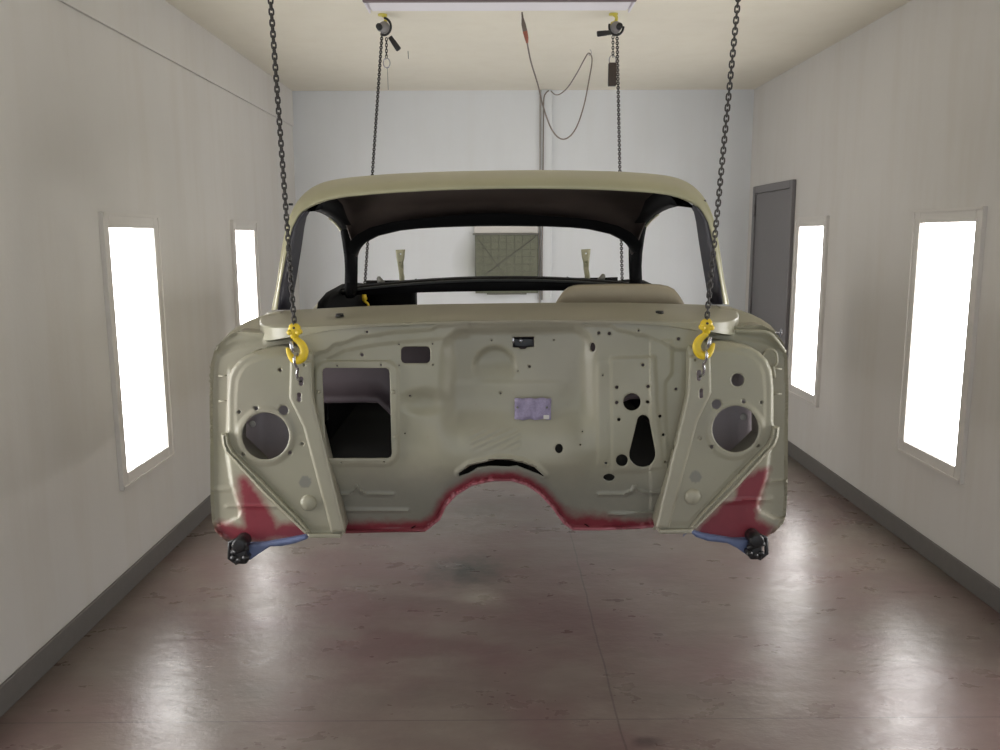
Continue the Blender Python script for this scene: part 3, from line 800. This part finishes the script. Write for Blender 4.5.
for P in ([(335,316.5),(339,313.3),(344,313),(340.5,316.6)],[(655,310.3),(659.5,310.6),(664,314.2),(659.5,314)]):
    # wiper pivot holes: small dark grommets lying on the cowl
    cx=sum(p[0] for p in P)/4; cy=sum(p[1] for p in P)/4
    A=at(cx,cy,2.585); bm=bmesh.new()
    bmesh.ops.create_cone(bm,cap_ends=True,segments=16,radius1=.013,radius2=.011,depth=.008,matrix=Matrix.Translation(A+Vector((0,0,.0)))@Matrix.Diagonal((1,1.5,1,1)))
    sub(link('grommet',bm,MBLKP),cow)

def off(Y): return .009-.0128*(Y-2.5)     # the shell hangs turned a little about the vertical
# --- windshield frame, pillars and roof
path=[((271.3,310.8),(277.7,310),(290.5,309.6),2.86),((274.5,296.6),(279.4,296),(292.6,297),2.875),((276.7,288),(280.6,287),(294.2,287),2.885),((279.5,266),(284.8,265),(297.8,266),2.91),((282,245.4),(288.3,246),(301,246),2.93),((285.2,226),(292.5,227.5),(303.8,226),2.95),((290.5,211),(299,216),(306,216.5),2.965)]
def mk_inner(right):
    m=(lambda p:mir(p)) if right else (lambda p:p)
    inn=[]; sx=1 if right else -1
    for O,I,B,Y in path+[((299,197.3),(303.5,211.2),(310,209.5),2.975)]:
        o_=at(*m(O),Y+.05); i_=at(*m(I),Y); b_=at(*m(B),Y+.14)
        inn.append([i_,i_.lerp(b_,.15)+Vector((-sx*.002,0,0)),b_,b_+Vector((sx*.02,.012,0)),o_+Vector((0,.09,0))])
    bm=bmesh.new(); loft(bm,inn); bmesh.ops.recalc_face_normals(bm,faces=bm.faces)
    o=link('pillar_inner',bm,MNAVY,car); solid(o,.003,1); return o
mk_inner(False); mk_inner(True)
rt=[((290.5,211),(299,216),2.965,(356,262)),((299,197.3),(303.5,211.2),2.975,(358.2,252)),((309.7,187.7),(311,207.2),2.98,(362,246)),((322.6,181.3),(323,201.8),2.98,(369,239.5)),((341.8,177.5),(340,198),2.975,(381,233.5)),((369.5,175),(366,195.6),2.97,(402,228.5)),((390,173.4),(388,193.6),2.965,(420,226.6)),((430,171.6),(429,191.4),2.955,(445,225.4)),((465,170.6),(465,190),2.95,(472,224.8))]
full=rt+[((500.2,170.2),(500.2,189.4),2.95,(494.5,224.6))]+[(mir(a),mir(b),Y,(988.5-c[0],c[1]-.0125*(988.5-2*c[0])*.6)) for a,b,Y,c in rt[::-1]]
outr=[];frm=[]
def frame_row(o_,i_,ms,back):
    return [o_+back,o_]+ms+[i_,i_+Vector((0,.035,.004))]
def pill_rows(right):
    m=(lambda p:mir(p)) if right else (lambda p:p)
    sx=1 if right else -1; out=[]
    for O,I,B,Y in path[:-1]:
        o_=at(*m(O),Y+.05); i_=at(*m(I),Y); fd=1-.6*sm(2.91,2.95,Y)
        a1=o_.lerp(i_,.22)+Vector((sx*.004*fd,-.012*fd,0)); a2=o_.lerp(i_,.34)+Vector((0,-.004,0)); a3=o_.lerp(i_,.62)+Vector((0,-.014*fd,0))
        out.append(frame_row(o_,i_,[a1,a2,a3],Vector((0,.09,0))))
    return out
hdr=[]
for k,(O,I,Y,Rr) in enumerate(full):
    e=abs(k-9)/9.0                 # 1 at the gutters
    i_=at(*I,Y); o_=at(*O,Y+.20-.15*sm(.75,1,e)); rw=at(*Rr,4.15)
    m1=at(I[0]*.72+O[0]*.28,I[1]*.70+O[1]*.30,Y+.006); m2=at(I[0]*.42+O[0]*.58,I[1]*.36+O[1]*.64,Y+.045); m3=at(I[0]*.15+O[0]*.85,I[1]*.09+O[1]*.91,Y+.13-.09*sm(.75,1,e))
    hdr.append(frame_row(o_,i_,[m3,m2,m1],Vector((0,.03,-.004))))
    z1=o_.z
    xo=o_.x-off(o_.y); g=sm(.6,1,e)
    s1=Vector((xo*.993+off(3.45),3.45,z1+.012-.02*e+.05*g)); s2=Vector((xo*.98+off(3.8),3.8,z1-.02*e+.055*g)); s3=Vector((xo*.965+off(4.0),4.0,z1-.045-.02*e+.05*g))
    s4=s3.lerp(rw,.55)+Vector((0,.0,.022*(1-e)))
    outr.append([o_+Vector((0,-.006,-.004)),o_+Vector((0,.002,0)),o_.lerp(s1,.5)+Vector((0,0,.004)),s1,s2,s3,s4,rw])
frm=pill_rows(False)+hdr+pill_rows(True)[::-1]
bm=bmesh.new(); loft(bm,frm); bmesh.ops.recalc_face_normals(bm,faces=bm.faces)
if sum(f.normal.y*f.calc_area() for f in bm.faces)>0: bmesh.ops.reverse_faces(bm,faces=bm.faces)
o=link('windshield_frame',bm,MPR,car); solid(o,.003)
sb=o.modifiers.new('sub','SUBSURF'); sb.levels=1; sb.render_levels=2
bm=bmesh.new(); loft(bm,outr)
bmesh.ops.recalc_face_normals(bm,faces=bm.faces)
if sum(f.normal.z*f.calc_area() for f in bm.faces)<0: bmesh.ops.reverse_faces(bm,faces=bm.faces)
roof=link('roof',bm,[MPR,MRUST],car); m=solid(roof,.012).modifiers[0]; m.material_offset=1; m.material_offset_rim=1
sb=roof.modifiers.new('sub','SUBSURF'); sb.levels=1; sb.render_levels=2
# rear header: black reinforcement round the back window opening
bm=bmesh.new(); rows=[]
for k,(O,I,Y,R) in enumerate(full):
    if not 1<=k<=17: continue
    p=at(*R,4.15); c=Vector((off(4.15),4.15,1.55)); d=(p-c); d.y=0; d.normalize()
    rows.append([p+d*.03+Vector((0,-.16,.02)),p+d*.012+Vector((0,-.12,-.012)),p+d*.004+Vector((0,-.05,-.012)),p+Vector((0,.0,0)),p+d*.02+Vector((0,.015,.0)),p+d*.03+Vector((0,-.05,.01))])
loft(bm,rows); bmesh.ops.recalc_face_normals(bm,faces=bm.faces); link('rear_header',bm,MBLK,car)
# inner roof bow
bm=bmesh.new(); rows=[]
for k,(O,I,Y,R) in enumerate(full):
    if not 4<=k<=14: continue
    o_=at(*O,Y+.2-.15*sm(.75,1,abs(k-9)/9.0)); z=o_.z-.014; x=(o_.x-off(o_.y))*.98+off(3.5)
    rows.append([Vector((x,3.52,z)),Vector((x,3.53,z-.014)),Vector((x,3.6,z-.014)),Vector((x,3.61,z))])
loft(bm,rows); bmesh.ops.recalc_face_normals(bm,faces=bm.faces); link('roof_bow',bm,MRUST,car)
# side rails running into the rear pillars
XC=.728
fr_px=[(300,212),(309,209.6),(314,210.5),(320,212),(326,214.8),(332,218.5),(337,223),(341,227.8),(344,233),(345.8,239),(347.3,248),(347.6,258),(347.4,275),(347,296)]
def rail(right):
    low=[]
    for i,p in enumerate(fr_px):
        w=atx(*p,-XC+.040*(1-sm(0,9,i))); low.append((w.y,w.z))
    up=[]
    for (Y,z) in low:
        up.append((Y,z))
    U=[(3.11,1.79),(3.14,1.80),(3.2,1.805),(3.35,1.81),(3.5,1.81),(3.65,1.80),(3.8,1.785),(3.92,1.76),(4.02,1.72),(4.08,1.68),(4.13,1.62),(4.17,1.55),(4.2,1.46),(4.2,1.35)]
    rows=[]
    s=1 if right else -1
    for i,((a,b),(c,d)) in enumerate(zip(low,U)):
        xc=XC-.040*(1-sm(0,9,i))
        zt=TILT*XC*s+ (TILT*XC if not right else TILT*XC)   # low was measured on the tilted left side
        dz=(2*TILT*.69 if right else 0)
        MX=lambda v,Yv: (2*off(Yv)-v) if right else v
        x=MX(-xc,a); inn=MX(-xc+.050,a); tt=sm(3.75,4.1,c); fr0=1-sm(0,6,i); inr_=MX(-(.668+.040*tt-.05*fr0),c); s=1 if right else -1
        rows.append([Vector((x+s*.012*sm(2,6,i),a+.006,b+dz+.004)),Vector((x,a,b+dz)),Vector((inn,a+.004,b+dz+.006)),Vector((inn*.5+inr_*.5,(a+c)/2,(b+d)/2+dz)),Vector((inr_,c,d+dz)),Vector((MX(-(.683+.050*tt-.05*fr0),c),c,d+dz))]); rows[-1].append(rows[-1][0].copy())
    bm=bmesh.new(); loft(bm,rows); bm2=bm
    V=[f for f in bm.faces]
    bmesh.ops.recalc_face_normals(bm,faces=bm.faces)
    o=link('roof_rail',bm,[MBLK],car); solid(o,.003)
    bm=bmesh.new(); pts=[r_[0]*.6+r_[1]*.4+Vector((0,-.010,0)) for r_ in rows[5:11]]
    tube(bm,spline(pts,4),.0085,8); sub(link('drip_channel',bm,MPR),o)
rail(False); rail(True)
for x,y in ((290.5,204.4),(703.5,201)):
    bm=bmesh.new(); p=at(x,y,3.03); cyl(bm,p+Vector((-.006,0,0)),p+Vector((.008,0,0)),.004,8); link('gutter_clip',bm,MBLKP,car)

# --- inside and rear of the shell
def T(x,Y,z): return Vector((x+off(Y),Y,z+TILT*x))
# floor pan with tunnel
bm=bmesh.new(); rows=[]
for Y in (2.585,2.8,3.2,3.7,4.2,5.6):
    k=1-sm(2.6,4.6,Y)*.55; row=[]
    for i in range(31):
        x=-.86+1.72*i/30; t=max(0,1-(abs(x)/.235)**2)
        row.append(T(x,Y,.735+.195*k*math.sqrt(t)+.03*sm(.15,.3,abs(x))*0))
    rows.append(row)
loft(bm,rows); bmesh.ops.recalc_face_normals(bm,faces=bm.faces); o=link('floor_pan',bm,MBLK,car); solid(o,.004,0)
for s in (-1,1):
    bm=bmesh.new(); loft(bm,[[T(s*x,Y,z) for x,z in ((.80,.735),(.80,.83),(.865,.83),(.875,.77),(.865,.715),(.80,.715),(.80,.735))] for Y in (2.68,3.0,3.5,3.9)])
    link('rocker_sill',bm,MP,car)
    # rear quarter: inner black wall and outer skin
    top=[(3.80,1.20),(3.81,1.33),(3.84,1.357),(4.05,1.386),(4.5,1.40),(5.0,1.38),(5.62,1.33)]
    dz=lambda: 0
    zz=TILT*.76*(1 if s<0 else 1)
    rows=[[T(s*.755,Y,.73),T(s*.76,Y,z-.03+zz),T(s*.765,Y,z+zz),T(s*.79,Y,z+zz+.002),T(s*.85,Y,z-.07),T(s*.87,Y,z-.20 if z>1.25 else z-.1),T(s*.865,Y,.95 if z>1.1 else .9),T(s*.85,Y,.73)] for Y,z in top]
    bm=bmesh.new(); fs=loft(bm,rows)
    for f in fs: f.material_index=1 if abs(f.calc_center_median().x-off(f.calc_center_median().y))<.782 else 0
    bmesh.ops.recalc_face_normals(bm,faces=bm.faces)
    o=link('quarter_panel',bm,[MP,MBLK],car); solid(o,.003,0)
    # wheelhouse wall
    xa=s*.535
    bm=bmesh.new(); rows=[[T(s*x,Y,z) for x,Y,z in ((.755,5.16,zz),(.65,5.13,zz),(.49,5.12,zz),(.467,5.14,zz),(.467,5.3,zz))] for zz in (.74,1.0,1.25,1.385,1.395)]
    loft(bm,rows); bmesh.ops.recalc_face_normals(bm,faces=bm.faces); o=link('wheelhouse',bm,MBLK,car); solid(o,.004)
    # cross member the rear chain hooks into
    # trunk hinge arm
    hx,hy=(400.2,264) if s<0 else (586,263.5)
    prof=[(-4.6,-14),(4.6,-14.5),(4.0,-7),(3.0,0),(2.8,6),(4.0,12),(4.0,24),(-.5,24),(-1.2,10),(-2.6,0),(-4.0,-7)]
    if s>0: prof=[(-a if False else a,b) for a,b in prof]
    P=[(hx+a,hy+b) for a,b in prof]
    hol=[circ(hx+.2,hy-10,1.0),circ(hx-.1,hy-1,1.0)]
    sheet('trunk_hinge',P,hol,lambda x,y:4.6+.02*sm(-2,4,y-hy)-.02*sm(4,12,y-hy),2.2,MPR,car,.02)
    # shelf end bracket
    bm=bmesh.new(); q=at(379,281,4.5) if s<0 else at(603,278.5,4.5); tube(bm,[q+Vector((-.03*-s*-1,0,-.02)),q+Vector((0,0,.012)),q+Vector((.05*s*-1*-1 if False else 0,.05,-.02))],[.012,.014,.012],6); link('shelf_bracket',bm,MGREY,car)
bm=bmesh.new(); rows=[]
for i in range(25):
    x=-.79+1.58*i/24; zt=1.446-.042*(x/.72)**2; zb=1.376-.01*(x/.72)**2
    rows.append([T(x,4.29,zb),T(x,4.275,zb+.02),T(x,4.27,zt-.018),T(x,4.285,zt-.003),T(x,4.31,zt),T(x,4.46,zt-.002),T(x,4.47,zt-.02),T(x,4.45,zb),T(x,4.29,zb)])
loft(bm,rows); bmesh.ops.recalc_face_normals(bm,faces=bm.faces); link('package_shelf',bm,MBLK,car)
bm=bmesh.new(); tube(bm,[T(-.76+1.52*i/20,4.262,1.432-.042*((-.76+1.52*i/20)/.72)**2) for i in range(21)],.006,8); link('shelf_bead',bm,plain('bead_dark',(52,54,52),.4),car)
bm=bmesh.new(); box(bm,(-.87,5.6,.73),(.87,5.615,1.12),.004,1); link('tail_panel',bm,MBLK,car,False)
# dash
bm=bmesh.new(); rows=[]
for i in range(33):
    x=-.74+1.48*i/32; low=-.06*sm(-.425,-.35,x)*(1-sm(.36,.45,x))
    rows.append([T(x,2.74,1.424-.03*(x/.74)**2),T(x,2.86,1.405-.02*(x/.74)**2),T(x,2.93,1.39-.02*(x/.74)**2),T(x,2.965,1.30),T(x,2.96,1.16+low),T(x,2.95,1.115+low),T(x,2.925,1.11+low),T(x,2.915,1.093+low),T(x,2.93,1.082+low),T(x,2.97,1.08+low)])
loft(bm,rows); bmesh.ops.recalc_face_normals(bm,faces=bm.faces); o=link('dashboard',bm,[MMAUVE],car); solid(o,.003,0)
hp=[(555,304),(557.5,299.5),(560.5,295),(564,290.5),(568,287.3),(573,285.4),(579,284.6),(600,284),(620,283.7),(645,283.8),(660,284.3),(668,286),(674,289),(678,293.5),(681,298),(684.5,304)]
rows=[[at(p[0],308,2.885) for p in hp],[at(p[0],p[1]+2.5,2.885) for p in hp],[at(p[0],p[1]+.8,2.89) for p in hp],[at(p[0],p[1],2.905) for p in hp],[at(620+(p[0]-620)*.985,p[1]+.6,3.0) for p in hp],[at(620+(p[0]-620)*.95,p[1]+3,3.06) for p in hp]]
bm=bmesh.new(); loft(bm,rows); bmesh.ops.recalc_face_normals(bm,faces=bm.faces); o=link('gauge_hood',bm,MTAN,car,sharp=60); solid(o,.003)
# --- blue taped arms with black clamps at the bottom corners
def arm(P,blk,loopx,lab):
    bm=bmesh.new()
    o=sheet('support_arm',P,[],lambda x,y:2.53,2.5,MBLUE,car,.05); o['label']=lab
    x,y=blk
    bm=bmesh.new(); a=at(x,y,2.50)
    tube(bm,[a+Vector((0,-.012,.02)),a+Vector((0,-.01,.02)),a+Vector((0,.05,.02))],[.016,.022,.022],14)
    box(bm,a+Vector((-.018,-.005,-.042)),a+Vector((.02,.05,.012)),.006,2)
    tube(bm,[a+Vector((-.026,.0,-.006)),a+Vector((.026,.0,.012))],.009,10)
    s=loopx
    tube(bm,[a+Vector((s*.01,.02,.03)),a+Vector((s*.036,.02,.02)),a+Vector((s*.04,.02,-.03)),a+Vector((s*.02,.02,-.046)),a+Vector((s*.0,.02,-.036))],.007,8)
    for k in range(3): tube(bm,[a+Vector((-.02+.018*k,-.01,-.02-.008*(k%2))),a+Vector((-.02+.018*k,.03,-.024))],.009,8)
    c_=sub(link('clamp',bm,MBLKP),o); c_['label']='black clamp'
arm([(246,547),(249,545.5),(262,545),(285,541),(306,537),(307,539),(296,543),(282,546),(270,546.5),(260,553),(250,560),(247,559)],(240,551),-1,'blue taped arm')
arm([(690,531.5),(705,536),(735,541),(749,540.5),(750,557),(746,554.5),(737,548),(727,543),(708,541),(696,537)],(756,546.5),1,'blue taped arm')

# ------------------------------------------------------------------ light
w=bpy.data.worlds.new('world'); S.world=w; w.use_nodes=True
w.node_tree.nodes['Background'].inputs[0].default_value=(.8,.85,.9,1); w.node_tree.nodes['Background'].inputs[1].default_value=1.2
